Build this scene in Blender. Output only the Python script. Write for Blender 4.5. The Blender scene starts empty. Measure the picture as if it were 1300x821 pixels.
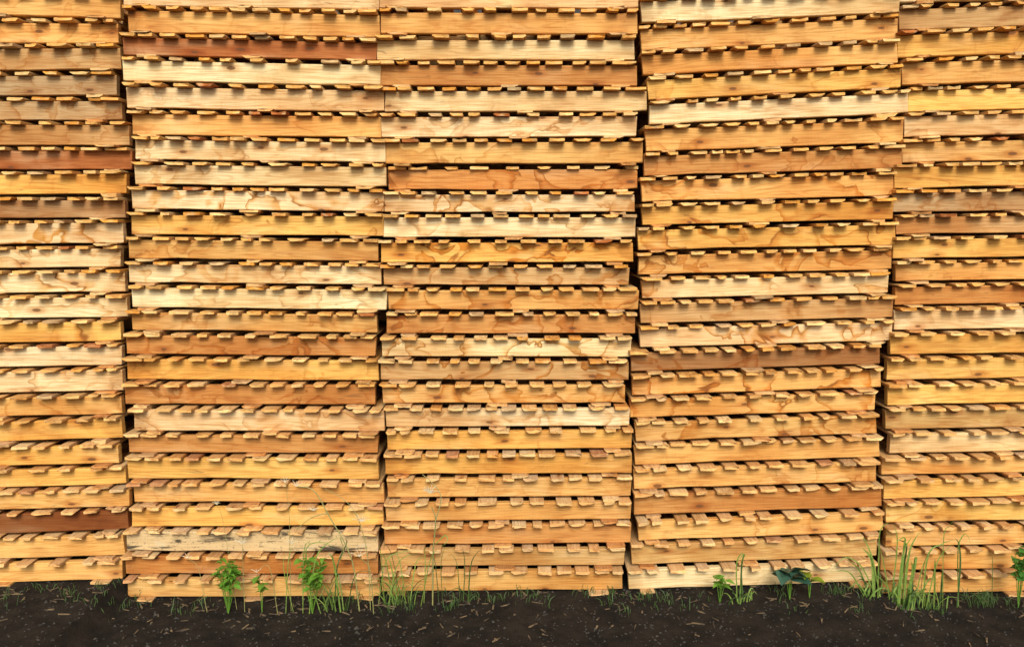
import bpy, bmesh, math, random
from mathutils import Vector, Matrix, noise

R = math.radians
rnd = random.Random(11)

# ------------------------------------------------------------------ camera
scene = bpy.context.scene
col = scene.collection
FPX = 1050.0            # focal length in photo pixels (photo 1300 x 821)
PX0, PY0 = 650.0, 365.0  # principal point: centre of the 1300 x 730 photograph
PITCH = R(4.2)
CAM = Vector((0.0, -4.0, 1.845))

cd = bpy.data.cameras.new('camera')
cam = bpy.data.objects.new('camera', cd)
col.objects.link(cam)
cam.location = CAM
cam.rotation_euler = (R(90) - PITCH, 0, 0)
cd.sensor_width = 36.0
cd.lens = 36.0 * FPX / 1300.0
cd.shift_y = -(410.5 - PY0) / 1300.0
cd.clip_start = 0.05
cd.clip_end = 2000
scene.camera = cam
scene.render.resolution_x = 1024
scene.render.resolution_y = 646

# ------------------------------------------------------------------ world, sun, exposure
SUN_EL, SUN_AZ = R(38), R(176)      # azimuth measured from +Y, clockwise: behind the camera
w = bpy.data.worlds.new('World')
scene.world = w
w.use_nodes = True
nt = w.node_tree
for n in list(nt.nodes):
    nt.nodes.remove(n)
out = nt.nodes.new('ShaderNodeOutputWorld')
bg = nt.nodes.new('ShaderNodeBackground')
sky = nt.nodes.new('ShaderNodeTexSky')
sky.sky_type = 'NISHITA'
sky.sun_disc = False
sky.sun_elevation = SUN_EL
sky.sun_rotation = SUN_AZ
sky.air_density = 1.0
sky.dust_density = 4.0
hs = nt.nodes.new('ShaderNodeHueSaturation')      # thin overcast: the blue is washed out
hs.inputs['Saturation'].default_value = 0.15
nt.links.new(sky.outputs[0], hs.inputs['Color'])
nt.links.new(hs.outputs[0], bg.inputs[0])
bg.inputs[1].default_value = 0.07
nt.links.new(bg.outputs[0], out.inputs[0])

sd = bpy.data.lights.new('sun', 'SUN')
sd.energy = 1.5
sd.angle = R(25)
sd.color = (1.0, 0.945, 0.835)
sun = bpy.data.objects.new('sun', sd)
col.objects.link(sun)
d = Vector((math.sin(SUN_AZ) * math.cos(SUN_EL), math.cos(SUN_AZ) * math.cos(SUN_EL), math.sin(SUN_EL)))
sun.rotation_euler = d.to_track_quat('Z', 'Y').to_euler()
sun.location = (0, -6, 9)

vs = scene.view_settings
vs.view_transform = 'Standard'
vs.look = 'None'
vs.gamma = 1.0
vs.use_curve_mapping = False
vs.exposure = 0.93
scene.cycles.max_bounces = 4
scene.cycles.diffuse_bounces = 3

# ------------------------------------------------------------------ pixel to place
def at(px, py, Y):
    """point on the upright plane y = Y seen at photo pixel (px, py)"""
    c = Vector(((px - PX0) / FPX, 1.0, -(py - PY0) / FPX))
    s, k = math.sin(-PITCH), math.cos(-PITCH)
    dv = Vector((c.x, c.y * k - c.z * s, c.y * s + c.z * k))
    return CAM + dv * ((Y - CAM.y) / dv.y)

# ------------------------------------------------------------------ material helpers
class NT:
    def __init__(self, m):
        self.t = m.node_tree
    def n(self, typ, **kw):
        x = self.t.nodes.new(typ)
        for k, v in kw.items():
            setattr(x, k, v)
        return x
    def l(self, a, b):
        self.t.links.new(a, b)
    def math(self, op, a, b=None, c=None, clamp=False):
        x = self.n('ShaderNodeMath', operation=op, use_clamp=clamp)
        for i, v in enumerate((a, b, c)):
            if v is None: continue
            if isinstance(v, (int, float)): x.inputs[i].default_value = v
            else: self.l(v, x.inputs[i])
        return x.outputs[0]
    def vmath(self, op, a, b=None):
        x = self.n('ShaderNodeVectorMath', operation=op)
        for i, v in enumerate((a, b)):
            if v is None: continue
            if isinstance(v, (tuple, list)): x.inputs[i].default_value = v
            else: self.l(v, x.inputs[i])
        return x.outputs[0]
    def noise(self, vec, detail=2.0, rough=0.5, dist=0.0, scale=1.0):
        x = self.n('ShaderNodeTexNoise')
        x.inputs['Scale'].default_value = scale
        x.inputs['Detail'].default_value = detail
        x.inputs['Roughness'].default_value = rough
        x.inputs['Distortion'].default_value = dist
        self.l(vec, x.inputs['Vector'])
        return x.outputs['Fac']
    def ss(self, v, a, b, c=0.0, d=1.0):
        x = self.n('ShaderNodeMapRange', interpolation_type='SMOOTHSTEP')
        self.l(v, x.inputs[0])
        for i, q in zip((1, 2, 3, 4), (a, b, c, d)):
            x.inputs[i].default_value = q
        return x.outputs[0]
    def mix(self, f, a, b, blend='MIX'):
        x = self.n('ShaderNodeMix', data_type='RGBA', blend_type=blend)
        if isinstance(f, (int, float)): x.inputs[0].default_value = f
        else: self.l(f, x.inputs[0])
        for i, v in ((6, a), (7, b)):
            if isinstance(v, (tuple, list)): x.inputs[i].default_value = (*v[:3], 1)
            else: self.l(v, x.inputs[i])
        return x.outputs[2]

def new_mat(name):
    m = bpy.data.materials.new(name)
    m.use_nodes = True
    return m, NT(m), m.node_tree.nodes['Principled BSDF']

def wood(name, axis):
    """softwood; the object's colour is its own tint, the colour's alpha how water-stained it is"""
    m, q, p = new_mat(name)
    tc = q.n('ShaderNodeTexCoord')
    oi = q.n('ShaderNodeObjectInfo')
    r = oi.outputs['Random']
    off = q.n('ShaderNodeCombineXYZ')
    q.l(q.math('MULTIPLY', r, 91.0), off.inputs[0])
    q.l(q.math('MULTIPLY', r, 37.0), off.inputs[1])
    q.l(q.math('MULTIPLY', r, 53.0), off.inputs[2])
    real = (1.22, 1.0, 0.087) if axis == 'X' else (0.072, 1.05, 1.0)     # unit meshes back to metres
    P = q.vmath('ADD', q.vmath('MULTIPLY', tc.outputs['Object'], real), off.outputs[0])
    A = (lambda along, across: (along, across, across)) if axis == 'X' else (lambda along, across: (across, along, across))
    stain = oi.outputs['Alpha']
    base = oi.outputs['Color']
    # long soft colour drift and year rings running with the grain
    drift = q.noise(q.vmath('MULTIPLY', P, A(1.6, 7.0)), 2)
    c = q.mix(q.ss(drift, 0.3, 0.7, 0.0, 0.55), base, q.mix(1.0, base, (0.86, 0.70, 0.52), 'MULTIPLY'))
    pale = q.noise(q.vmath('MULTIPLY', P, A(2.3, 11.0)), 2)
    c = q.mix(q.ss(pale, 0.52, 0.78, 0.0, 0.5), c, q.mix(0.55, base, (0.80, 0.62, 0.36)))
    ring = q.noise(q.vmath('MULTIPLY', P, A(0.7, 11.0)), 2, 0.45, 0.6)
    rs = q.math('SINE', q.math('MULTIPLY', ring, 120.0))
    c = q.mix(q.ss(rs, 0.1, 1.0, 0.0, 0.42), c, q.mix(1.0, c, (0.74, 0.55, 0.36), 'MULTIPLY'))
    fine = q.noise(q.vmath('MULTIPLY', P, A(6.0, 170.0)), 2, 0.6)
    c = q.mix(q.ss(fine, 0.42, 0.70, 0.0, 0.75), c, q.mix(1.0, c, (0.70, 0.56, 0.42), 'MULTIPLY'))
    saw = q.noise(q.vmath('MULTIPLY', P, A(210.0, 7.0)), 1)
    c = q.mix(q.ss(saw, 0.45, 0.75, 0.0, 0.18), c, q.mix(1.0, c, (0.80, 0.70, 0.58), 'MULTIPLY'))
    # tide lines of dried water stains
    sn = q.noise(q.vmath('MULTIPLY', P, A(4.5, 6.5)), 3, 0.50, 0.5)
    wet = q.math('MULTIPLY', q.ss(sn, 0.497, 0.512), q.ss(sn, 0.51, 0.60, 1.0, 0.0))
    brk = q.noise(q.vmath('MULTIPLY', P, A(9.0, 14.0)), 1)
    edge = q.ss(q.math('ABSOLUTE', q.math('SUBTRACT', sn, 0.51)), 0.0, 0.020, 1.0, 0.0)
    edge = q.math('MULTIPLY', edge, q.ss(brk, 0.34, 0.66))
    gate = q.math('MULTIPLY', stain, q.ss(q.noise(q.vmath('MULTIPLY', P, A(1.9, 3.0)), 1), 0.34, 0.52))
    c = q.mix(q.math('MULTIPLY', gate, q.math('MULTIPLY', wet, 0.85), clamp=True), c, q.mix(1.0, c, (0.76, 0.50, 0.20), 'MULTIPLY'))
    c = q.mix(q.math('MULTIPLY', gate, q.math('MULTIPLY', edge, 0.90), clamp=True), c, (0.27, 0.095, 0.016))
    # heartwood: the plank turns darker and browner over part of its length
    heart = q.noise(q.vmath('MULTIPLY', P, A(1.5, 2.5)), 2, 0.5, 0.4)
    c = q.mix(q.ss(heart, 0.44, 0.68, 0.0, 0.75), c, q.mix(1.0, c, (0.76, 0.58, 0.38), 'MULTIPLY'))
    # handling dirt rubbed into the two ends
    if axis == 'X':
        sx = q.n('ShaderNodeSeparateXYZ'); q.l(tc.outputs['Object'], sx.inputs[0])
        en = q.math('ADD', q.math('ABSOLUTE', sx.outputs[0]), q.math('MULTIPLY', q.math('SUBTRACT', brk, 0.5), 0.5))
        c = q.mix(q.ss(en, 0.40, 0.56, 0.0, 0.5), c, q.mix(1.0, c, (0.58, 0.47, 0.36), 'MULTIPLY'))
    # broad darker patches of heartwood and dirt
    blot = q.noise(q.vmath('MULTIPLY', P, A(2.0, 6.0)), 2, 0.6, 0.8)
    c = q.mix(q.math('MULTIPLY', q.ss(blot, 0.56, 0.74, 0.0, 0.55), q.ss(r, 0.0, 1.0, 0.25, 1.0)), c, q.mix(1.0, c, (0.60, 0.40, 0.24), 'MULTIPLY'))
    smut = q.noise(q.vmath('MULTIPLY', P, A(11.0, 26.0)), 3, 0.7)
    c = q.mix(q.ss(smut, 0.60, 0.78, 0.0, 0.45), c, q.mix(1.0, c, (0.55, 0.47, 0.40), 'MULTIPLY'))
    # knots
    vo = q.n('ShaderNodeTexVoronoi')
    vo.inputs['Scale'].default_value = 1.0
    vo.voronoi_dimensions = '2D'
    sp = q.n('ShaderNodeSeparateXYZ'); q.l(q.vmath('MULTIPLY', P, A(3.2, 9.0)), sp.inputs[0])
    cp = q.n('ShaderNodeCombineXYZ')
    q.l(sp.outputs[0], cp.inputs[0]); q.l(sp.outputs[2 if axis == 'X' else 1], cp.inputs[1])
    q.l(cp.outputs[0], vo.inputs['Vector'])
    sepc = q.n('ShaderNodeSeparateColor')
    q.l(vo.outputs['Color'], sepc.inputs[0])
    kon = q.math('GREATER_THAN', sepc.outputs[0], 0.68)
    kd = q.math('ADD', vo.outputs['Distance'], q.math('MULTIPLY', q.math('SUBTRACT', brk, 0.5), 0.12))
    c = q.mix(q.math('MULTIPLY', kon, q.ss(kd, 0.06, 0.24, 0.6, 0.0)), c, q.mix(1.0, c, (0.62, 0.36, 0.16), 'MULTIPLY'))
    c = q.mix(q.math('MULTIPLY', kon, q.ss(kd, 0.035, 0.075, 0.85, 0.0)), c, (0.13, 0.05, 0.016))
    # drying checks
    ck = q.noise(q.vmath('MULTIPLY', P, A(1.3, 24.0)), 2, 0.5, 0.0)
    cm = q.noise(q.vmath('MULTIPLY', P, A(2.1, 5.0)), 1)
    crack = q.math('MULTIPLY', q.ss(q.math('ABSOLUTE', q.math('SUBTRACT', ck, 0.5)), 0.002, 0.008, 1.0, 0.0), q.ss(cm, 0.60, 0.70))
    c = q.mix(q.math('MULTIPLY', crack, 0.5), c, (0.12, 0.05, 0.018))
    q.l(c, p.inputs['Base Color'])
    p.inputs['Roughness'].default_value = 0.78
    p.inputs['Specular IOR Level'].default_value = 0.25
    b = q.n('ShaderNodeBump')
    b.inputs['Strength'].default_value = 0.5
    b.inputs['Distance'].default_value = 0.0016
    q.l(fine, b.inputs['Height'])
    q.l(b.outputs[0], p.inputs['Normal'])
    return m

M_STRINGER = wood('stringer_wood', 'X')
M_BOARD = wood('board_wood', 'Y')

def end_grain():
    m, q, p = new_mat('end_grain')
    tc = q.n('ShaderNodeTexCoord'); oi = q.n('ShaderNodeObjectInfo')
    off = q.n('ShaderNodeCombineXYZ')
    q.l(q.math('MULTIPLY', oi.outputs['Random'], 77.0), off.inputs[0])
    q.l(q.math('MULTIPLY', oi.outputs['Random'], 29.0), off.inputs[2])
    P = q.vmath('ADD', q.vmath('MULTIPLY', tc.outputs['Object'], (0.072, 1.0, 1.0)), off.outputs[0])
    base = q.mix(1.0, oi.outputs['Color'], (1.08, 0.92, 0.70), 'MULTIPLY')
    n1 = q.noise(q.vmath('MULTIPLY', P, (60, 20, 130)), 3, 0.65)
    c = q.mix(q.ss(n1, 0.45, 0.7, 0, 0.6), base, q.mix(1.0, base, (0.55, 0.42, 0.30), 'MULTIPLY'))
    n2 = q.noise(q.vmath('MULTIPLY', P, (25, 10, 40)), 2)
    c = q.mix(q.ss(n2, 0.5, 0.7, 0, 0.5), c, (0.70, 0.50, 0.24))
    q.l(c, p.inputs['Base Color'])
    p.inputs['Roughness'].default_value = 0.9
    p.inputs['Specular IOR Level'].default_value = 0.15
    return m
M_END = end_grain()

def mildew_wood():
    m, q, p = new_mat('mildewed_wood')
    tc = q.n('ShaderNodeTexCoord')
    P = q.vmath('MULTIPLY', tc.outputs['Object'], (1.22, 1.0, 0.087))
    base = (0.64, 0.45, 0.22)
    g = q.noise(q.vmath('MULTIPLY', P, (5, 200, 200)), 3, 0.6)
    c = q.mix(q.ss(g, 0.4, 0.7, 0, 0.6), base, (0.42, 0.26, 0.11))
    n1 = q.noise(q.vmath('MULTIPLY', P, (4.5, 30, 30)), 5, 0.65, 0.4)
    c = q.mix(q.ss(n1, 0.53, 0.63, 0, 0.92), c, (0.025, 0.020, 0.014))
    n2 = q.noise(q.vmath('MULTIPLY', P, (60, 90, 90)), 3, 0.7)
    c = q.mix(q.ss(n2, 0.58, 0.66, 0, 0.7), c, (0.05, 0.036, 0.022))
    n3 = q.noise(q.vmath('MULTIPLY', P, (6, 20, 20)), 3, 0.6)
    c = q.mix(q.ss(n3, 0.6, 0.7, 0, 0.5), c, (0.62, 0.50, 0.30))
    q.l(c, p.inputs['Base Color'])
    p.inputs['Roughness'].default_value = 0.9
    b = q.n('ShaderNodeBump'); b.inputs['Strength'].default_value = 0.6; b.inputs['Distance'].default_value = 0.002
    q.l(g, b.inputs['Height']); q.l(b.outputs[0], p.inputs['Normal'])
    return m
M_MILDEW = mildew_wood()

def soil():
    m, q, p = new_mat('dark_soil')
    tc = q.n('ShaderNodeTexCoord')
    P = tc.outputs['Object']
    a = q.noise(P, 6, 0.65, 0, 9.0)
    b_ = q.noise(P, 5, 0.7, 0, 70.0)
    c = q.mix(q.ss(a, 0.35, 0.7), (0.010, 0.008, 0.006), (0.026, 0.020, 0.014))
    c = q.mix(q.ss(b_, 0.55, 0.75, 0, 0.6), c, (0.045, 0.035, 0.025))
    q.l(c, p.inputs['Base Color'])
    p.inputs['Roughness'].default_value = 0.95
    p.inputs['Specular IOR Level'].default_value = 0.15
    b = q.n('ShaderNodeBump'); b.inputs['Strength'].default_value = 0.9; b.inputs['Distance'].default_value = 0.012
    q.l(q.math('ADD', a, q.math('MULTIPLY', b_, 0.5)), b.inputs['Height']); q.l(b.outputs[0], p.inputs['Normal'])
    return m
M_SOIL = soil()

def leafmat(name, c1, c2, trans=0.35):
    m, q, p = new_mat(name)
    tc = q.n('ShaderNodeTexCoord')
    oi = q.n('ShaderNodeObjectInfo')
    n = q.noise(tc.outputs['Object'], 3, 0.6, 0, 38.0)
    f = q.math('ADD', q.math('MULTIPLY', q.ss(n, 0.3, 0.7), 0.5), q.math('MULTIPLY', oi.outputs['Random'], 0.5))
    c = q.mix(f, c1, c2)
    q.l(c, p.inputs['Base Color'])
    p.inputs['Roughness'].default_value = 0.5
    t = q.n('ShaderNodeBsdfTranslucent')
    q.l(c, t.inputs[0])
    mx = q.n('ShaderNodeMixShader'); mx.inputs[0].default_value = trans
    q.l(p.outputs[0], mx.inputs[1]); q.l(t.outputs[0], mx.inputs[2])
    q.l(mx.outputs[0], m.node_tree.nodes['Material Output'].inputs[0])
    return m
M_GRASS = leafmat('grass_blade', (0.12, 0.23, 0.030), (0.32, 0.44, 0.10))
M_GRASS_DARK = leafmat('grass_blade_dark', (0.035, 0.085, 0.022), (0.10, 0.17, 0.04))
M_WEED = leafmat('weed_leaf', (0.10, 0.26, 0.025), (0.24, 0.44, 0.05))
M_CLOVER = leafmat('round_leaf', (0.05, 0.20, 0.03), (0.12, 0.30, 0.05))
M_TEAL = leafmat('dark_round_leaf', (0.020, 0.070, 0.045), (0.06, 0.13, 0.08), 0.15)
M_LIME = leafmat('lime_leaf', (0.26, 0.36, 0.02), (0.34, 0.44, 0.04))
M_SEED = leafmat('dry_seed_head', (0.70, 0.60, 0.38), (0.82, 0.74, 0.54), 0.2)
M_STALK = leafmat('dry_stalk', (0.30, 0.30, 0.09), (0.44, 0.40, 0.16), 0.2)

# ------------------------------------------------------------------ object helpers
def mesh_obj(name, me, parent=None, mat=None):
    o = bpy.data.objects.new(name, me)
    col.objects.link(o)
    if mat and not me.materials:
        me.materials.append(mat)
    if parent: o.parent = parent
    return o

def empty(name, loc, rot=(0, 0, 0)):
    o = bpy.data.objects.new(name, None)
    col.objects.link(o)
    o.location = loc; o.rotation_euler = rot
    o.empty_display_size = 0.1
    return o

def tag(o, label, cat, group=None):
    o['label'] = label; o['category'] = cat
    if group: o['group'] = group
    return o

# ------------------------------------------------------------------ measured pallets
# per stack, top to bottom: (underside of the long side board at its left end, at its right end, left x, right x, look, stain)
S1 = [(19,23.5,153,'T',1),(54,55,150,'T',1),(89,88,154,'K',1),(121.5,120.5,148.5,'G',1),(152.5,152.5,155,'G',1),(184,184.5,164,'K',1),
      (215,215,168,'R',1),(247,245.5,161,'Y',0),(276.5,276.5,159,'B',0),(310,308.5,157,'P',3),(340,338.5,153.5,'P',1),(371.5,370,159,'P',2),
      (403.5,402,162,'P',1),(434.5,432.5,154,'Y',2),(465.5,463,155,'P',0),(498.5,495,156.5,'P',1),(528.5,525,155,'T',1),(560.5,555,156,'Y',0),
      (591,587.5,151,'Y',0),(618,614,160,'Y',0),(646.5,642,165,'T',0),(677,671,163,'D',0),(709,704,158,'T',0),(739,734.5,156,'T',0)]
S2 = [(7,12.5,157,481,'P',0),(41,47.5,162.5,482,'T',0),(69.5,76.5,156.5,478,'R',0),(102.5,108.5,156.5,483,'P',0),(137,141.5,161,487.5,'P',0),
      (171,174.5,168.5,484,'T',1),(202,206,172,489.5,'P',1),(234,237,171,490,'P',1),(265,268.5,167.5,487.5,'P',2),(297.5,299.5,167.5,487.5,'Y',1),
      (328,331,164,480,'T',1),(358.5,361,164,484,'P',1),(390,393,167.5,491,'P',1),(418.5,422,167.5,478.5,'T',1),(449,452,161,477,'O',2),
      (481,483,162,480.5,'Y',1),(513,513,159,476.5,'O',2),(546,547,171,488,'P',1),(574,574.5,164,480,'O',0),(607,608,162.5,480.5,'Y',0),
      (637,637.5,170,487.5,'T',0),(668,666.5,168,487,'Y',0),(699,700,161,480,'M',0),(728,728,160,480,'Q',0),(757,757,163,482,'T',0)]
S3 = [(10,10.5,482,810,'P',0),(42.5,43.5,483.5,809,'T',0),(76,76,478,805,'P',0),(108.5,109,483,808.5,'O',0),(141.5,141,489,821,'P',0),
      (174,173,484,808,'P',1),(208,207,490,816,'T',1),(241,240,493,809,'O',2),(269,269,488,805.5,'P',2),(301,301,487.5,806.5,'P',1),
      (333,332.5,484,803.5,'Y',3),(361.5,361.5,487,798.5,'K',2),(393,392.5,493,810.5,'T',2),(423,423,491,806,'O',2),(452.5,452.5,485,801,'P',2),
      (482,482,483.5,798,'K',3),(511.5,511,486,793.5,'T',2),(541.5,540,490,799,'P',1),(571,568.5,492,802,'Y',0),(602,600,489.5,802,'Y',0),
      (631,629,492,801,'T',0),(661,658.5,490,801,'T',0),(691,688,488,801,'O',0),(718.5,716.5,483,792.5,'L',0),(750,748,485,790,'T',0)]
S4 = [(28.5,16,814.5,1142,'P',0),(64,49,814,1140,'T',0),(95,80,816,1139,'T',0),(126.5,111,823,1143.5,'Y',1),(158,143,825,1153,'P',0),
      (192,180.5,820,1146.5,'T',1),(223.5,213,818,1145,'O',1),(256,248,815,1137,'T',2),(285.5,278,815.5,1133.5,'Y',2),(317.5,310.5,810,1136.5,'Y',2),
      (348.5,341.5,811,1132,'T',2),(378.5,371.5,815,1127.5,'P',2),(410,402.5,813,1133.5,'K',1),(440.5,432,812.5,1132,'P',2),(471,461.5,801.5,1117,'B',2),
      (501.5,491,803,1118,'T',3),(530,520,800,1111,'T',2),(560,549.5,807,1112.5,'T',2),(590,579,806,1116,'T',0),(621,610.5,805,1112,'T',1),
      (653,643,805.5,1119,'O',0),(686,674,810.5,1121,'T',1),(716.5,705,802,1113.5,'L',0),(748,737,798,1112,'P',0)]
S5 = [(3,-1,1141,'P',0),(38.5,33,1141.5,'K',0),(73,67.5,1139.5,'Y',0),(107.5,104,1145,'T',0),(142,138,1153,'Y',0),(174,170.5,1148,'P',1),
      (206.5,203,1145,'T',0),(239,236,1135,'Y',1),(269,267,1134,'G',1),(297.5,295,1137.5,'K',0),(328,325.5,1134,'Y',0),(357,354.5,1137,'T',0),
      (387,384,1136,'Q',0),(418.5,416,1135,'P',0),(450,447.5,1130,'Y',0),(482,479,1126,'Y',0),(514.5,510.5,1126.5,'Y',0),(544.5,541.5,1124,'L',0),
      (575,572,1129.5,'P',0),(602.5,599,1119.5,'T',0),(633,629,1122,'Y',0),(663,660,1124.5,'Y',1),(693.5,689.5,1124.5,'T',0),(723.5,720.5,1118,'T',0),
      (753,750,1119,'T',0)]
def widen(rows, side):
    o = []
    for (a, b, x, look, st) in rows:
        if side == 'L':       # cut by the left picture edge: a was read at x = 0
            xl = x - 321; s = (b - a) / x
            o.append((b + s * (xl - x), b, xl, x, look, st))
        else:                 # cut by the right edge: b was read at x = 1300
            xr = x + 314; s = (b - a) / (1300 - x)
            o.append((a, a + s * (xr - x), x, xr, look, st))
    return o
STACKS = [widen(S1, 'L'), S2, S3, S4, widen(S5, 'R')]
# extra pallet added atop each stack, above the frame, to block leaking sky light
STACKS = [[(r[0][0] - 33.5, r[0][1] - 33.5, r[0][2] + 2, r[0][3] + 2, 'T', 0)] + list(r) for r in STACKS]
STACK_NAME = ['in the leftmost stack', 'in the second stack from the left', 'in the middle stack',
              'in the second stack from the right', 'in the rightmost stack']
ORD = ['topmost in view', 'second from the top', 'third from the top', 'fourth from the top', 'fifth from the top', 'sixth from the top', 'seventh from the top',
       'eighth from the top', 'ninth from the top', 'tenth from the top', 'eleventh from the top', 'twelfth from the top', 'thirteenth from the top',
       'thirteenth from the bottom', 'twelfth from the bottom', 'eleventh from the bottom', 'tenth from the bottom', 'ninth from the bottom',
       'eighth from the bottom', 'seventh from the bottom', 'sixth from the bottom', 'fifth from the bottom', 'fourth from the bottom',
       'third from the bottom', 'second from the bottom', 'lowest']
def ordinal(i, n):
    if i == 0: return 'just above the upper picture edge'
    if i - 1 < 13: return ORD[i - 1]
    return ORD[25 - (n - 1 - i)]

# look: real wood colour of the side board, and the words for it
LOOK = {'P': ((0.87, 0.66, 0.37), 'pale cream'), 'Y': ((0.81, 0.485, 0.125), 'yellow'), 'T': ((0.75, 0.445, 0.142), 'tan'),
        'O': ((0.60, 0.295, 0.085), 'orange'), 'Q': ((0.52, 0.235, 0.060), 'deep orange'), 'R': ((0.43, 0.150, 0.040), 'red-brown'),
        'D': ((0.27, 0.10, 0.026), 'dark brown'), 'B': ((0.38, 0.20, 0.075), 'brown'), 'K': ((0.55, 0.335, 0.135), 'brownish tan'),
        'G': ((0.50, 0.345, 0.175), 'greyish'), 'L': ((0.60, 0.40, 0.155), 'dull straw coloured'), 'M': ((0.5, 0.36, 0.17), 'mildewed grey')}
STAINW = {0: '', 1: '', 2: ' water-stained', 3: ' heavily stained'}

# ------------------------------------------------------------------ shared meshes
def ring_mesh(name, rings, mat, smooth=False):
    """closed skin over a list of equal-length cross-section rings, ends capped"""
    k = len(rings[0])
    v = [tuple(p) for rr in rings for p in rr]
    f = []
    for i in range(len(rings) - 1):
        for j in range(k):
            a, b = i * k + j, i * k + (j + 1) % k
            f.append((a, b, b + k, a + k))
    f.append(tuple(reversed(range(k))))
    f.append(tuple(range((len(rings) - 1) * k, len(rings) * k)))
    me = bpy.data.meshes.new(name)
    me.from_pydata(v, [], f)
    bm = bmesh.new(); bm.from_mesh(me)
    bmesh.ops.recalc_face_normals(bm, faces=bm.faces)
    bm.to_mesh(me); bm.free()
    me.materials.append(mat)
    return me

def make_board(i):
    """unit board: x -0.5..0.5 (scaled to its width), y 0..1 m, z 0..0.0155; front end rough sawn"""
    rg = random.Random(100 + i)
    kind = i % 9
    T = 0.0155
    wl = wr = 0.02; zl = zr = 0.12
    if kind in (1, 5): wl, zl = rg.uniform(.12, .24), rg.uniform(.5, .8)          # wane on one lower edge
    if kind in (2, 6): wr, zr = rg.uniform(.12, .24), rg.uniform(.5, .8)
    if kind == 3: wl, zl, wr, zr = rg.uniform(.14, .22), .7, rg.uniform(.14, .22), .75
    # section, clockwise from top left (top flat, bottom may be waney)
    sec = [(-.5, .86), (-.48, 1.0), (-.16, 1.0), (.17, 1.0), (.48, 1.0), (.5, .86), (.5, zr), (.5 - wr, 0.0), (.1, 0.0), (-.12, 0.0), (-.5 + wl, 0.0), (-.5, zl)]
    skew = rg.uniform(-.010, .010)
    jag = [rg.uniform(-.0035, .0035) for _ in sec]
    if kind in (4, 7):      # torn, splintered end
        jag = [rg.uniform(-.007, .004) for _ in sec]
    rings = []
    for y, infl in ((0.0, 0.975), (0.0025, 1.0), (0.06, 1.0), (0.5, 1.0), (1.0, 1.0)):
        fr = max(0.0, 1 - y / 0.05)
        bow = 0.0009 * math.sin(3 * y + i)
        rings.append([(x * (infl if y < .001 else 1), y + fr * (skew * x + jag[j]), max(0, min(T, T * (0.5 + (z - .5) * infl))) + bow * 0)
                      for j, (x, z) in enumerate(sec)])
    if kind == 8:           # split end: a wedge-shaped check in the middle
        for ri in (0, 1):
            rings[ri][2] = (rings[ri][2][0] + .12, rings[ri][2][1] + .0, rings[ri][2][2] - .006)
            rings[ri][3] = (rings[ri][3][0] - .10, rings[ri][3][1] + .02, rings[ri][3][2] - .009)
    me = ring_mesh('deck_board', rings, M_BOARD)
    me.materials.append(M_END)
    for pl in me.polygons:
        if pl.center.y < .012 and abs(pl.normal.y) > .5: pl.material_index = 1
    return me
BOARDS = [make_board(i) for i in range(18)]

def make_stringer(i, mat):
    """unit side board: x -0.5..0.5 (scaled to length), y 0..0.036, z 0..1 (scaled to height)"""
    rg = random.Random(300 + i)
    rings = []
    xs = [-.5, -.4985, -.42, -.3, -.17, -.05, .06, .18, .31, .43, .4985, .5]
    e0, e1 = rg.uniform(-.004, .004), rg.uniform(-.004, .004)
    ph = rg.uniform(0, 6)
    for j, x in enumerate(xs):
        wob = 0.010 * math.sin(5 * x + ph) + rg.uniform(-.006, .006)
        top = 1.0
        bot = max(0, rg.uniform(-.03, .03)) if rg.random() > .10 else rg.uniform(.03, .06)
        dy = 0.0012 * math.sin(4 * x + ph * 2)
        b = .0022
        if j in (0, len(xs) - 1): inset = .0016
        else: inset = 0.0
        def X(z):
            if j < 2: return x + e0 * (z - .5)
            if j > len(xs) - 3: return x + e1 * (z - .5)
            return x
        c0 = 0.03
        rings.append([(X(0), dy + b + inset, bot + inset), (X(0), dy + inset, bot + c0), (X(1), dy + inset, top - c0), (X(1), dy + b + inset, top - inset),
                      (X(1), .034, top - inset), (X(1), .036 - inset, top - c0), (X(0), .036 - inset, bot + c0), (X(0), .034, bot + inset)])
    return ring_mesh('stringer', rings, mat)
STRINGERS = [make_stringer(i, M_STRINGER) for i in range(12)]
STRINGER_MILDEW = make_stringer(40, M_MILDEW)

def vary(c, amt, rg):
    k = rg.uniform(1 - amt, 1 + amt)
    h = rg.uniform(-amt, amt) * 0.5
    return (min(.85, c[0] * k), min(.8, c[1] * k * (1 + h)), min(.7, c[2] * k * (1 + 2 * h)))

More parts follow.
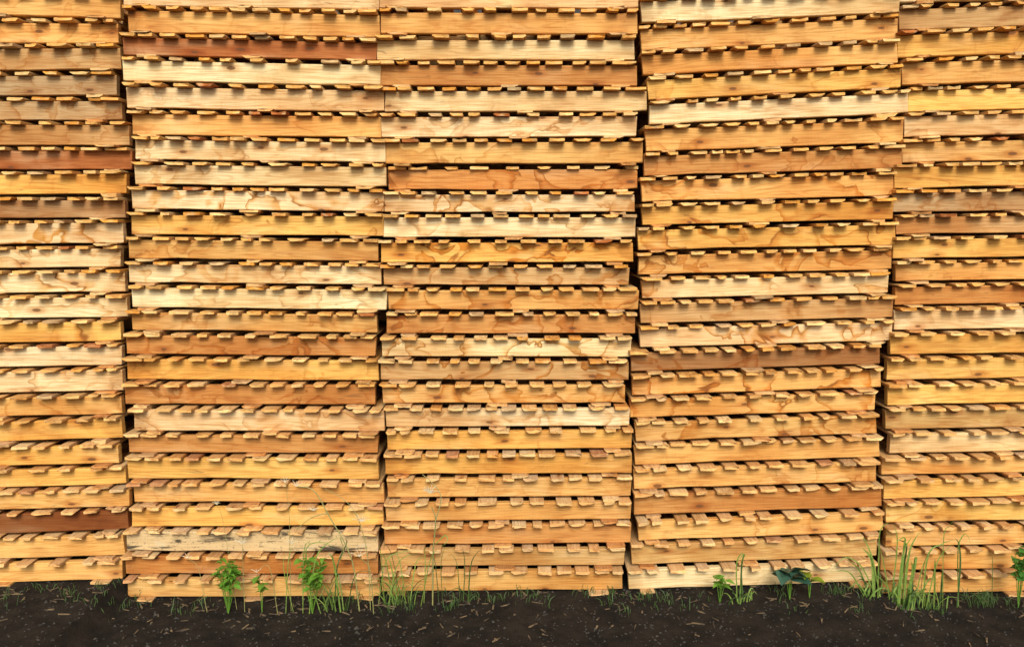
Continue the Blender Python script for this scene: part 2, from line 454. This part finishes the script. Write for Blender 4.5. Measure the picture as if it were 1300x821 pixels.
# ------------------------------------------------------------------ pallets
DECK = 0.0155
DEPTH = 1.0
ground_pts = []
for si, rows in enumerate(STACKS):
    n = len(rows)
    rs_ = random.Random(700 + si)
    info = []
    for i, (bl, br, xl, xr, look, st) in enumerate(rows):
        dy = rs_.uniform(-.010, .010)
        if si == 2 and i == 8: dy = 0.045
        if si == 0 and i in (4, 5): dy = 0.02
        if si == 1 and i == 23: dy = -0.005
        a, b = at(xl, bl, dy), at(xr, br, dy)
        info.append([a, b, dy])
    hsz = []
    for i in range(n):
        a, b, _ = info[i]
        if i:
            # clear height between this underside and the underside of the pallet above
            pl = info[i - 1][0].z - a.z; pr = info[i - 1][1].z - b.z
            h = (pl + pr) / 2 - DECK - 0.0118
            h = max(.080, min(.102, h))
            h = min(h, min(pl, pr) - DECK - .0075)
        else:
            h = 0.088
        hsz.append(h)
    for i, (bl, br, xl, xr, look, st) in enumerate(rows):
        rg = random.Random(si * 100 + i)
        a, b, dy = info[i]
        L = (b - a).length
        roll = math.atan2(b.z - a.z, b.x - a.x)
        h = hsz[i]
        # room under each end for the bottom boards
        if i < n - 1:
            gl = a.z - (info[i + 1][0].z + hsz[i + 1] + DECK)
            gr = b.z - (info[i + 1][1].z + hsz[i + 1] + DECK)
        else:
            gl = gr = 0.014
            ground_pts += [(a.x, a.z - .002), (b.x, b.z - .002)]
        gl = max(.006, min(.024, gl)); gr = max(.006, min(.024, gr))
        tb = (gl + gr) / 2
        ctr = (a + b) / 2
        up = Vector((-math.sin(roll), 0, math.cos(roll)))
        t = empty('pallet', ctr - up * tb + Vector((0, 0.0, 0)), (0, -roll, rg.uniform(-.004, .004)))
        tint, word = LOOK[look]
        words = 'mildewed grey' if look == 'M' else word + STAINW[st]
        tag(t, '%s wooden pallet %s %s' % (words, ordinal(i, n), STACK_NAME[si]), 'pallet', 'stacked wooden pallets')
        tint = vary(tint, .09, rg)
        stain = (0.20, 0.60, 1.05, 1.3)[st] + rg.uniform(-.1, .1)
        for k, yy in enumerate((0.0, DEPTH / 2 - .018, DEPTH - .036)):
            me = STRINGER_MILDEW if (look == 'M' and k == 0) else STRINGERS[rg.randrange(len(STRINGERS))]
            o = mesh_obj('stringer', me, t)
            o.location = (0, yy, tb); o.scale = (L, 1, h)
            o.color = (*tint, max(0, stain)) if k == 0 else (*vary((.5, .30, .12), .15, rg), .3)
        ov = rg.uniform(.034, .048)
        if si == 2 and i == 8: ov = .018
        # deck boards
        nb = rg.choice((10, 11, 11, 11, 12, 12))
        if si == 2 and i == 8: nb = 9
        ws = [min(.092, max(.046, rg.gauss(.069, .011))) for _ in range(nb)]
        for e in (0, -1):
            if rg.random() < .4: ws[e] *= 1.25
        free = L - sum(ws)
        gs = [rg.uniform(.45, 1.6) for _ in range(nb - 1)]
        if rg.random() < .45: gs[0] *= .25
        if rg.random() < .45: gs[-1] *= .25
        k = free / sum(gs)
        x = -L / 2 + rg.uniform(-.012, .004)
        low = max(0.0, min(1.0, (1.4 - ctr.z) / 1.3))
        for j in range(nb):
            wj = ws[j]
            o = mesh_obj('deck_board', BOARDS[rg.randrange(len(BOARDS))], t)
            th = rg.uniform(.88, 1.0)
            oj = ov + rg.uniform(-.010, .010)
            o.location = (x + wj / 2, -oj, tb + h)
            o.scale = (wj, (DEPTH + oj + .04), th)
            o.rotation_euler = (0, 0, rg.uniform(-.012, .012))
            q_ = rg.random()
            if q_ < .025: c = (.40, .15, .05)
            elif q_ < .08: c = (.50, .37, .22)
            elif q_ < .30: c = (.72, .52, .25)
            elif q_ < .45: c = (.62, .32, .07)
            else: c = (.68, .42, .15)
            # lower pallets have been rained on: drier, greyer ends
            c = tuple(u * (1 - .5 * low) + v_ * .5 * low for u, v_ in zip(c, (.64, .48, .31)))
            o.color = (*vary(c, .12, rg), .25)
            x += wj + (gs[j] * k if j < nb - 1 else 0)
        # bottom boards
        for f, on in ((-.5, 1), (rg.uniform(-.05, .05), rg.random() < .8), (.5, 1)):
            if not on: continue
            wj = rg.uniform(.070, .100)
            if f == -.5: xx = -L / 2 + rg.uniform(.025, .075) + wj / 2
            elif f == .5: xx = L / 2 - rg.uniform(.025, .075) - wj / 2
            else: xx = f * L
            g = gl + (gr - gl) * (xx / L + .5)
            o = mesh_obj('bottom_board', BOARDS[rg.randrange(len(BOARDS))], t)
            oj = ov + rg.uniform(-.018, .006)
            o.location = (xx, -oj, tb - g)
            o.scale = (wj, DEPTH + oj + .04, g / .0155)
            o.rotation_euler = (0, 0, rg.uniform(-.012, .012))
            c = rg.choice(((.62, .40, .18), (.50, .34, .19), (.66, .48, .26), (.50, .26, .10)))
            o.color = (*vary(c, .12, rg), .3)

# ------------------------------------------------------------------ ground
ground_pts.sort()
def ground_base(x):
    p = ground_pts
    if x <= p[0][0]: return p[0][1]
    if x >= p[-1][0]: return p[-1][1]
    for (x0, z0), (x1, z1) in zip(p, p[1:]):
        if x0 <= x <= x1:
            if x1 - x0 < 1e-6: return min(z0, z1)
            return z0 + (z1 - z0) * (x - x0) / (x1 - x0)
def ground_z(x, y):
    f = 1.0 / (1.0 + (max(0, abs(x) - 3.2) / 2.0) ** 2) / (1.0 + (max(0, abs(y - .3) - 1.6) / 2.5) ** 2)
    z = ground_base(x) * f
    u = -.5 * (1 + noise.noise(Vector((x * 3.1, y * 3.1, 0)))) * .016 - .5 * (1 + noise.noise(Vector((x * 11, y * 11, 4)))) * .009
    return z + u + .006

def axis(dense0, dense1, step, far):
    v = []; q = dense0
    while q < dense1: v.append(q); q += step
    v.append(dense1)
    s = step; a = dense0; b = dense1; lo = []; hi = []
    while b < far:
        s *= 1.5; a -= s; b += s; lo.append(a); hi.append(b)
    return lo[::-1] + v + hi
xs, ys = axis(-3.6, 3.6, .035, 600), axis(-1.1, 1.3, .035, 600)
V = [(x, y, ground_z(x, y)) for y in ys for x in xs]
nx = len(xs)
F = [(j * nx + i, j * nx + i + 1, (j + 1) * nx + i + 1, (j + 1) * nx + i) for j in range(len(ys) - 1) for i in range(nx - 1)]
me = bpy.data.meshes.new('ground'); me.from_pydata(V, [], F)
for pl in me.polygons: pl.use_smooth = True
g = mesh_obj('ground', me, None, M_SOIL)
g['kind'] = 'structure'

# loose grit on the soil along the stacks
def grit():
    rg = random.Random(5)
    v, f = [], []
    for _ in range(2600):
        x, y = rg.uniform(-2.9, 2.9), rg.uniform(-.75, .02)
        s = rg.uniform(.0025, .008) * (1.8 if rg.random() < .06 else 1)
        z = ground_z(x, y)
        b0 = len(v)
        for dx, dy_, dz in ((1, 0, 0), (-.4, .9, 0), (-.6, -.8, 0), (0, 0, .8), (0, 0, -.6)):
            v.append((x + s * (dx + rg.uniform(-.3, .3)), y + s * (dy_ + rg.uniform(-.3, .3)), z + s * (dz + rg.uniform(-.2, .2))))
        for a_, b_, c_ in ((0, 1, 3), (1, 2, 3), (2, 0, 3), (1, 0, 4), (2, 1, 4), (0, 2, 4)):
            f.append((b0 + a_, b0 + b_, b0 + c_))
    me = bpy.data.meshes.new('grit'); me.from_pydata(v, [], f)
    m, q, p = new_mat('grit_stone')
    tc = q.n('ShaderNodeTexCoord')
    nn = q.noise(tc.outputs['Object'], 2, .5, 0, 60.0)
    q.l(q.mix(q.ss(nn, .3, .7), (.014, .012, .010), (.055, .046, .035)), p.inputs['Base Color'])
    p.inputs['Roughness'].default_value = .9
    o = mesh_obj('grit', me, None, m)
    o['kind'] = 'stuff'
    tag(o, 'small grit scattered on the dark soil in front of the stacks', 'grit')
grit()

# splinters and bark broken off the pallets
def wood_chips():
    rg = random.Random(15)
    v, f = [], []
    for _ in range(420):
        x, y = rg.uniform(-2.9, 2.9), -abs(rg.gauss(.05, .25))
        if y < -.8: continue
        L_, W_, T_ = rg.uniform(.008, .05), rg.uniform(.003, .009), .003
        a_ = rg.uniform(0, 6.28); z = ground_z(x, y) + .002
        ux, uy = math.cos(a_), math.sin(a_)
        b0 = len(v)
        for zz in (0, T_):
            for p_, q_ in ((-.5, -.5), (.5, -.3), (.62, .2), (.4, .5), (-.6, .4)):
                v.append((x + ux * p_ * L_ - uy * q_ * W_, y + uy * p_ * L_ + ux * q_ * W_, z + zz + rg.uniform(0, .003)))
        f += [tuple(b0 + k for k in (4, 3, 2, 1, 0)), tuple(b0 + 5 + k for k in range(5))]
        f += [(b0 + k, b0 + (k + 1) % 5, b0 + 5 + (k + 1) % 5, b0 + 5 + k) for k in range(5)]
    me = bpy.data.meshes.new('wood_chips'); me.from_pydata(v, [], f)
    m, q, p = new_mat('old_chip_wood')
    tc = q.n('ShaderNodeTexCoord')
    nn = q.noise(tc.outputs['Object'], 2, .5, 0, 25.0)
    q.l(q.mix(q.ss(nn, .35, .65), (.04, .027, .016), (.18, .12, .06)), p.inputs['Base Color'])
    p.inputs['Roughness'].default_value = .9
    o = mesh_obj('wood_chips', me, None, m); o['kind'] = 'stuff'
    tag(o, 'small wood splinters lying on the dark soil', 'wood chips')
wood_chips()

# unseen ribbed dark sheet added behind the stacks to stop light leaking through
def add_light_block():
    v, f = [], []
    x, k = -4.2, 0
    while x < 4.2:
        yy = 1.16 if k % 2 else 1.19
        v += [(x, yy, -.15), (x, yy, 4.0), (x, yy + .02, 4.0), (x, yy + .02, -.15)]
        if k:
            b0 = k * 4
            f += [(b0 - 4 + j, b0 - 4 + (j + 1) % 4, b0 + (j + 1) % 4, b0 + j) for j in range(4)]
        x += .045; k += 1
    me = bpy.data.meshes.new('light_block'); me.from_pydata(v, [], f)
    m, q, p = new_mat('light_block_dark')
    tc = q.n('ShaderNodeTexCoord')
    q.l(q.mix(q.noise(tc.outputs['Object'], 4, .6, 0, 3.0), (.035, .037, .04), (.07, .068, .062)), p.inputs['Base Color'])
    p.inputs['Roughness'].default_value = .6
    o = mesh_obj('light_block', me, None, m); o['kind'] = 'structure'
add_light_block()

# ------------------------------------------------------------------ plants
def smooth_path(pts, n):
    """Catmull-Rom through a few points"""
    P = [Vector(p) for p in pts]
    if len(P) == 2: return [P[0].lerp(P[1], i / (n - 1)) for i in range(n)]
    P = [P[0] * 2 - P[1]] + P + [P[-1] * 2 - P[-2]]
    o = []
    m = len(P) - 3
    for i in range(n):
        u = i / (n - 1) * m; k = min(int(u), m - 1); t = u - k
        a, b, c, d_ = P[k:k + 4]
        o.append(.5 * ((2 * b) + (c - a) * t + (2 * a - 5 * b + 4 * c - d_) * t * t + (3 * b - a - 3 * c + d_) * t ** 3))
    return o

def blade_geo(v, f, pts, w0, n=10, facing=0.0, blunt=.15):
    """folded grass blade along pts, widest a third of the way up"""
    path = smooth_path(pts, n)
    b0 = len(v)
    for i, p in enumerate(path):
        t = i / (n - 1)
        tan = (path[min(i + 1, n - 1)] - path[max(i - 1, 0)]).normalized()
        side = tan.cross(Vector((math.sin(facing), -math.cos(facing), .15)))
        if side.length < 1e-4: side = Vector((1, 0, 0))
        side.normalize()
        nor = side.cross(tan).normalized()
        ww = w0 * (.55 + .45 * math.sin(min(1, t * 2.2 + .1) * math.pi / 2)) * max(.04, (1 - t ** 2.2))
        v += [tuple(p - side * ww / 2 + nor * ww * .18), tuple(p), tuple(p + side * ww / 2 + nor * ww * .18)]
        if i:
            q = b0 + i * 3
            f += [(q - 3, q - 2, q + 1, q), (q - 2, q - 1, q + 2, q + 1)]

def stalk_geo(v, f, pts, r0, r1, n=12):
    path = smooth_path(pts, n)
    b0 = len(v)
    for i, p in enumerate(path):
        tan = (path[min(i + 1, n - 1)] - path[max(i - 1, 0)]).normalized()
        s = tan.cross(Vector((.1, 1, .1))).normalized(); u = tan.cross(s).normalized()
        r = r0 + (r1 - r0) * i / (n - 1)
        for k in range(4):
            a_ = k * math.pi / 2
            v.append(tuple(p + (s * math.cos(a_) + u * math.sin(a_)) * r))
        if i:
            q = b0 + i * 4
            f += [(q - 4 + k, q - 4 + (k + 1) % 4, q + (k + 1) % 4, q + k) for k in range(4)]

def finish(name, v, f, mat, parent, org):
    me = bpy.data.meshes.new(name)
    me.from_pydata([tuple(Vector(p) - org) for p in v], [], f)
    for pl in me.polygons: pl.use_smooth = True
    return mesh_obj(name, me, parent, mat)

def base_at(px, Y):
    x = at(px, 745, Y).x
    return Vector((x, Y, ground_z(x, Y) - .004))

def pixpath(pts, Y, lean=0.0, grounded=True):
    """pixels, base first -> places; each point moves a little towards the viewer by `lean`"""
    o = [base_at(pts[0][0], Y)] if grounded else []
    m = len(pts)
    for i, (px, py) in enumerate(pts[1:] if grounded else pts):
        o.append(at(px, py, Y - lean * (i + 1) / m))
    return o

def seed_head(parent, org, tip, spread, n, rg, down=False):
    v, f = [], []
    for k in range(n):
        a_ = math.pi * (.08 + .84 * (k + .5) / n) + rg.uniform(-.12, .12)
        L = spread * rg.uniform(.7, 1.1)
        dv = Vector((math.cos(a_) * L, rg.uniform(-.4, .3) * L, math.sin(a_) * L * (.9 if not down else -.7)))
        mid = tip + dv * .55 + Vector((0, 0, .10 * L))
        stalk_geo(v, f, [tip, mid, tip + dv], .0017, .0010, 6)
        for q in range(7):      # hairs along the spike
            p0 = tip + dv * (.25 + .1 * q)
            hv = Vector((rg.uniform(-1, 1), rg.uniform(-1, .3), rg.uniform(-.3, 1))) * .006
            b0 = len(v)
            v += [tuple(p0), tuple(p0 + Vector((.0008, 0, .0004))), tuple(p0 + hv)]
            f.append((b0, b0 + 1, b0 + 2))
    return finish('seed_head', v, f, M_SEED, parent, org)

def grass_stalk(px_pts, Y, label, heads=((None, .03, 7),), r=.0016, branches=(), leaves=()):
    rg = random.Random(int(px_pts[0][0] * 7))
    path = pixpath(px_pts, Y, .03)
    org = path[0].copy()
    t = empty('flowering_grass', org)
    tag(t, label, 'grass', 'flowering grass stalks')
    v, f = [], []
    r *= 1.25
    stalk_geo(v, f, path, r, r * .55, 14)
    main = finish('stalk', v, f, M_STALK, t, org)
    for bp in branches:
        v, f = [], []
        stalk_geo(v, f, pixpath(bp, Y - .015, .01, False), r * .7, r * .4, 10)
        finish('side_stalk', v, f, M_STALK, t, org)
    for (pt, sp, n_) in heads:
        tip = path[-1] if pt is None else at(pt[0], pt[1], Y - .03)
        seed_head(main, org, tip, sp, n_, rg)
    for (lp, w_) in leaves:
        v, f = [], []
        blade_geo(v, f, pixpath(lp, Y - .01, .03, False), w_, 10)
        finish('blade', v, f, M_GRASS, t, org)
    return t

def clump(name, blades, Y, label, extra=0, px=None, hpx=40, mat=M_GRASS, wide=.006, group='grass clumps at the foot of the stacks'):
    """blades: list of (pixel path, width m); extra: random short blades round the base at px"""
    rg = random.Random(int(px * 3))
    org = base_at(px, Y)
    t = empty(name, org)
    tag(t, label, 'grass', group)
    for i, (pp, w_) in enumerate(blades):
        v, f = [], []
        blade_geo(v, f, pixpath(pp, Y + rg.uniform(-.03, .02), rg.uniform(.01, .05)), w_, 12, rg.uniform(-.7, .7))
        finish('blade', v, f, mat if rg.random() < .75 else M_GRASS_DARK, t, org)
    for i in range(extra):
        v, f = [], []
        b = base_at(px + rg.gauss(0, 9), Y + rg.uniform(-.03, .02))
        hh = hpx * .0038 * rg.uniform(.45, 1.0)
        a_ = rg.uniform(0, 6.28); ln = rg.uniform(.35, 1.25) * hh
        d_ = Vector((math.cos(a_), math.sin(a_) * .6 - .25, 0))
        blade_geo(v, f, [b, b + d_ * ln * .25 + Vector((0, 0, hh * .55)), b + d_ * ln * .7 + Vector((0, 0, hh * .95)), b + d_ * ln * 1.2 + Vector((0, 0, hh * rg.uniform(.45, 1.0)))],
                  wide * rg.uniform(.6, 1.2), 9, rg.uniform(-.9, .9))
        finish('blade', v, f, mat if rg.random() < .65 else M_GRASS_DARK, t, org)
    return t

def leaf_mesh(name, L, W, lobes, mat, rg):
    """ovate or lobed leaf lying along +x with a folded midrib"""
    n = 14
    v, f = [(0, 0, 0)], []
    mid = []
    for i in range(n + 1):
        t = i / n
        half = math.sin(math.pi * t ** .8) * (1 - .15 * t)
        if lobes: half *= (.72 + .28 * abs(math.cos(math.pi * lobes * t)))
        z = -.25 * L * t * t
        q = len(v)
        ww = W * .5 * half
        v += [(L * t, -ww, z + ww * .35), (L * t, 0, z), (L * t, ww, z + ww * .35)]
        if i: f += [(q - 3, q - 2, q + 1, q), (q - 2, q - 1, q + 2, q + 1)]
    me = bpy.data.meshes.new(name); me.from_pydata(v[0:], [], f)
    for pl in me.polygons: pl.use_smooth = True
    me.materials.append(mat)
    return me
_rg = random.Random(77)
LEAF = {'weed': [leaf_mesh('leaf', .040 * s, .024 * s, 3, M_WEED, _rg) for s in (.8, 1.0, 1.2)],
        'round': [leaf_mesh('leaf', .032 * s, .030 * s, 0, M_CLOVER, _rg) for s in (.8, 1.0, 1.2)],
        'teal': [leaf_mesh('leaf', .075 * s, .060 * s, 0, M_TEAL, _rg) for s in (.9, 1.0, 1.15)],
        'lime': [leaf_mesh('leaf', .060 * s, .040 * s, 0, M_LIME, _rg) for s in (.9, 1.0, 1.1)]}

def weed(name, px, top, Y, kind, nstem, nleaf, spread_px, label, group=None):
    rg = random.Random(int(px * 11))
    org = base_at(px, Y)
    t = empty(name, org); tag(t, label, 'weed', group)
    topz = at(px, top, Y).z
    H = max(.03, topz - org.z)
    sp = spread_px * .0037
    for s in range(nstem):
        a_ = 6.28 * s / nstem + rg.uniform(-.4, .4)
        rr = sp * rg.uniform(.15, .75) if nstem > 1 else 0
        tip = org + Vector((math.cos(a_) * rr, math.sin(a_) * rr * .6, H * rg.uniform(.72, 1.0)))
        v, f = [], []
        midp = org.lerp(tip, .5) + Vector((math.cos(a_) * rr * .12, 0, .05 * H))
        stalk_geo(v, f, [org, midp, tip], .0018, .0010, 8)
        finish('stem', v, f, M_WEED, t, org)
        for k in range(nleaf):
            u = .45 + .55 * (k + 1) / nleaf
            p = org.lerp(tip, u) + Vector((0, 0, .05 * H * math.sin(u * 3.14)))
            o = mesh_obj('leaf', rg.choice(LEAF[kind]), t)
            o.location = p - org
            o.rotation_euler = (rg.uniform(-.4, .4), rg.uniform(-.7, .15), rg.uniform(0, 6.28) if k < nleaf - 1 else rg.uniform(-2.6, -.5))
            sc = rg.uniform(.9, 1.4)
            o.scale = (sc, sc, sc)
    return t

def ground_cover():
    rg = random.Random(31)
    v, f = [], []
    for _ in range(120):
        cx, cy = rg.uniform(-2.7, 2.8), -abs(rg.gauss(.06, .10)) - .03
        if noise.noise(Vector((cx * 1.3, 7, 0))) < -.12: continue
        for k in range(rg.randint(4, 12)):
            x, y = cx + rg.gauss(0, .022), cy + rg.gauss(0, .018)
            b = Vector((x, y, ground_z(x, y) - .003))
            h = rg.uniform(.012, .055) * (1.6 if rg.random() < .15 else 1); a_ = rg.uniform(0, 6.28)
            d_ = Vector((math.cos(a_), math.sin(a_), 0)) * h * rg.uniform(.2, .8)
            blade_geo(v, f, [b, b + d_ * .35 + Vector((0, 0, h * .65)), b + d_ + Vector((0, 0, h * rg.uniform(.7, 1)))], rg.uniform(.002, .005), 5, rg.uniform(-1, 1))
    o = finish('ground_cover', v, f, M_GRASS_DARK, None, Vector((0, 0, 0)))
    o['kind'] = 'stuff'
    tag(o, 'short dark green grass sprouting from the soil along the stacks', 'ground cover')
ground_cover()
weed('leafy_weed', 289, 706, -.16, 'weed', 10, 9, 24, 'bright green leafy weed at the left before the dark orange lowest boards', None)
weed('leafy_weed', 396, 708, -.16, 'weed', 9, 9, 20, 'bright green leafy weed right of the middle of the second stack', None)
weed('leafy_weed', 332, 727, -.15, 'weed', 3, 4, 10, 'low green sprout between the two bright leafy weeds', None)
weed('round_leaf_weed', 1294, 694, -.16, 'round', 8, 6, 16, 'round-leaved green weed at the right edge of the picture', None)
weed('broad_leaf_weed', 1003, 722, -.15, 'teal', 6, 2, 12, 'dark blue-green broad-leaved weed before the second stack from the right', None)
weed('broad_leaf_weed', 1028, 725, -.15, 'lime', 4, 2, 6, 'yellow-green broad leaf beside the dark blue-green weed', None)
weed('leafy_weed', 914, 727, -.15, 'weed', 4, 5, 10, 'low green weed left of the short folded grass tuft', None)

grass_stalk([(456, 745), (446, 708), (418, 655), (398, 622), (376, 617)], -.14, 'tall green grass stalk arching left across the second stack',
            heads=((None, .032, 5), ((398, 648), .030, 6)), r=.0030, branches=([(415, 651), (395, 657), (376, 672)], [(432, 682), (436, 700), (428, 716)]))
grass_stalk([(470, 745), (466, 700), (452, 652), (434, 632), (412, 620)], -.13, 'grass stalk with a pale star-shaped seed head at the right of the second stack',
            heads=(((459, 662), .048, 8),), r=.0018)
grass_stalk([(310, 745), (308, 706), (308, 690)], -.15, 'short dry grass stalk with a pale fan-shaped seed head above the left leafy weed', heads=((None, .042, 7),), r=.0013)
grass_stalk([(369, 745), (368, 700), (367, 650), (362, 612)], -.13, 'thin upright grass stalk between the two bright leafy weeds', heads=((None, .03, 4), ((370, 690), .036, 6)), r=.0013)
grass_stalk([(300, 745), (288, 690), (281, 652), (275, 640)], -.12, 'thin leaning grass stalk left of the fan-shaped seed head', heads=((None, .026, 6),), r=.0011)
grass_stalk([(262, 745), (252, 722), (238, 708)], -.15, 'short dry stalk left of the left leafy weed', heads=((None, .035, 4),), r=.0012)
grass_stalk([(352, 745), (344, 726), (336, 717), (326, 726)], -.17, 'bent dry seed stalk beside the low green sprout', heads=((None, .03, 3),), r=.0015)
grass_stalk([(549, 745), (550, 700), (553, 660), (548, 643)], -.15, 'upright green grass stalk with a feathery pale head before the middle stack',
            heads=(((546, 626), .044, 12),), r=.0032, branches=([(552, 664), (560, 630), (546, 610), (536, 602)],), leaves=(([(553, 690), (565, 679), (568, 686), (560, 694)], .006),))
grass_stalk([(474, 745), (470, 724), (462, 712), (456, 706)], -.17, 'pale dry seed spike at the lower right of the second stack', heads=((None, .045, 4),), r=.002)

clump('grass_clump', [([(392, 745), (400, 712), (415, 690), (437, 678)], .007), ([(425, 745), (428, 720), (440, 690), (438, 683)], .009), ([(432, 745), (424, 715), (416, 700)], .010),
      ([(405, 745), (388, 700), (410, 688), (424, 696)], .006), ([(440, 745), (452, 728), (478, 726)], .006), ([(384, 745), (386, 700), (396, 684)], .007),
      ([(362, 745), (366, 712), (372, 690)], .005), ([(372, 745), (360, 720), (364, 698)], .005)], -.14,
      'loose green grass with arching blades around the right leafy weed', extra=16, px=420, hpx=52, wide=.005)
clump('grass_clump', [([(492, 745), (505, 715), (530, 700)], .006), ([(500, 745), (490, 712), (482, 700)], .006), ([(510, 745), (496, 700), (482, 690)], .005),
      ([(488, 745), (484, 705), (481, 690)], .005), ([(520, 745), (528, 715), (540, 705)], .006), ([(505, 745), (498, 725), (492, 700)], .008),
      ([(515, 745), (508, 715), (500, 695)], .005), ([(480, 745), (490, 712), (512, 700), (536, 698)], .005), ([(538, 745), (540, 715), (538, 690)], .005),
      ([(534, 745), (546, 712), (556, 695)], .006)], -.13, 'fine tangled green grass at the gap left of the middle stack', extra=34, px=508, hpx=42, wide=.0045)
clump('grass_clump', [([(594, 745), (598, 715), (612, 694)], .008), ([(588, 745), (590, 715), (586, 690)], .005), ([(584, 745), (580, 715), (570, 700)], .004),
      ([(562, 745), (560, 715), (566, 690)], .004), ([(557, 745), (552, 712), (544, 700)], .004)], -.12, 'sparse dark upright grass blades before the middle stack', extra=8, px=590, hpx=22, mat=M_GRASS_DARK, wide=.005)
clump('grass_clump', [([(940, 745), (942, 715), (945, 703), (936, 712)], .010), ([(944, 745), (941, 722), (946, 702)], .008), ([(936, 745), (935, 716), (942, 702), (948, 708)], .007)], -.15,
      'short folded bright green grass tuft before the second stack from the right', extra=14, px=940, hpx=20, wide=.008)
clump('grass_clump', [([(1138, 745), (1148, 712), (1150, 690), (1138, 684)], .013), ([(1140, 745), (1146, 705), (1158, 680)], .010), ([(1148, 745), (1152, 715), (1158, 690), (1170, 672)], .011),
      ([(1150, 745), (1160, 722), (1163, 707), (1160, 735)], .017), ([(1136, 745), (1146, 722), (1150, 706)], .015), ([(1142, 745), (1147, 700), (1148, 682), (1134, 690)], .012),
      ([(1132, 745), (1139, 690), (1134, 662)], .007), ([(1154, 745), (1158, 724), (1156, 710)], .012), ([(1130, 745), (1122, 715), (1116, 692)], .006),
      ([(1145, 745), (1148, 725), (1152, 708)], .012), ([(1160, 745), (1170, 722), (1178, 705)], .008)], -.16,
      'large lush green grass clump at the gap before the rightmost stack', extra=26, px=1146, hpx=46, wide=.010)
clump('grass_clump', [([(1118, 745), (1108, 712), (1100, 690), (1093, 678)], .012), ([(1112, 745), (1096, 722), (1080, 708), (1068, 710), (1052, 728)], .007), ([(1104, 745), (1090, 722), (1072, 708)], .008),
      ([(1110, 745), (1107, 712), (1094, 694)], .018), ([(1115, 745), (1116, 700), (1118, 672), (1132, 660)], .007), ([(1098, 745), (1078, 726), (1052, 726)], .007)], -.15,
      'broad green blades leaning left at the right end of the second stack from right', extra=10, px=1106, hpx=30, wide=.009)
clump('grass_clump', [([(1172, 745), (1178, 705), (1196, 690), (1213, 684)], .008), ([(1216, 745), (1219, 715), (1217, 690), (1212, 682)], .010), ([(1187, 745), (1187, 720), (1187, 708)], .009),
      ([(1176, 745), (1190, 712), (1210, 690)], .008), ([(1218, 745), (1216, 700), (1222, 680), (1228, 679), (1233, 692)], .006), ([(1168, 745), (1174, 712), (1190, 690)], .005),
      ([(1194, 745), (1196, 730), (1197, 724)], .011), ([(1198, 690), (1198, 682), (1205, 668), (1211, 660)], .004)], -.15,
      'sprawling bent grass blades before the rightmost stack', extra=10, px=1186, hpx=26, wide=.007)
clump('grass_clump', [([(1260, 745), (1260, 715), (1259, 704)], .004)], -.13, 'fine short grass along the foot of the rightmost stack', extra=44, px=1248, hpx=22, mat=M_GRASS_DARK, wide=.0035)
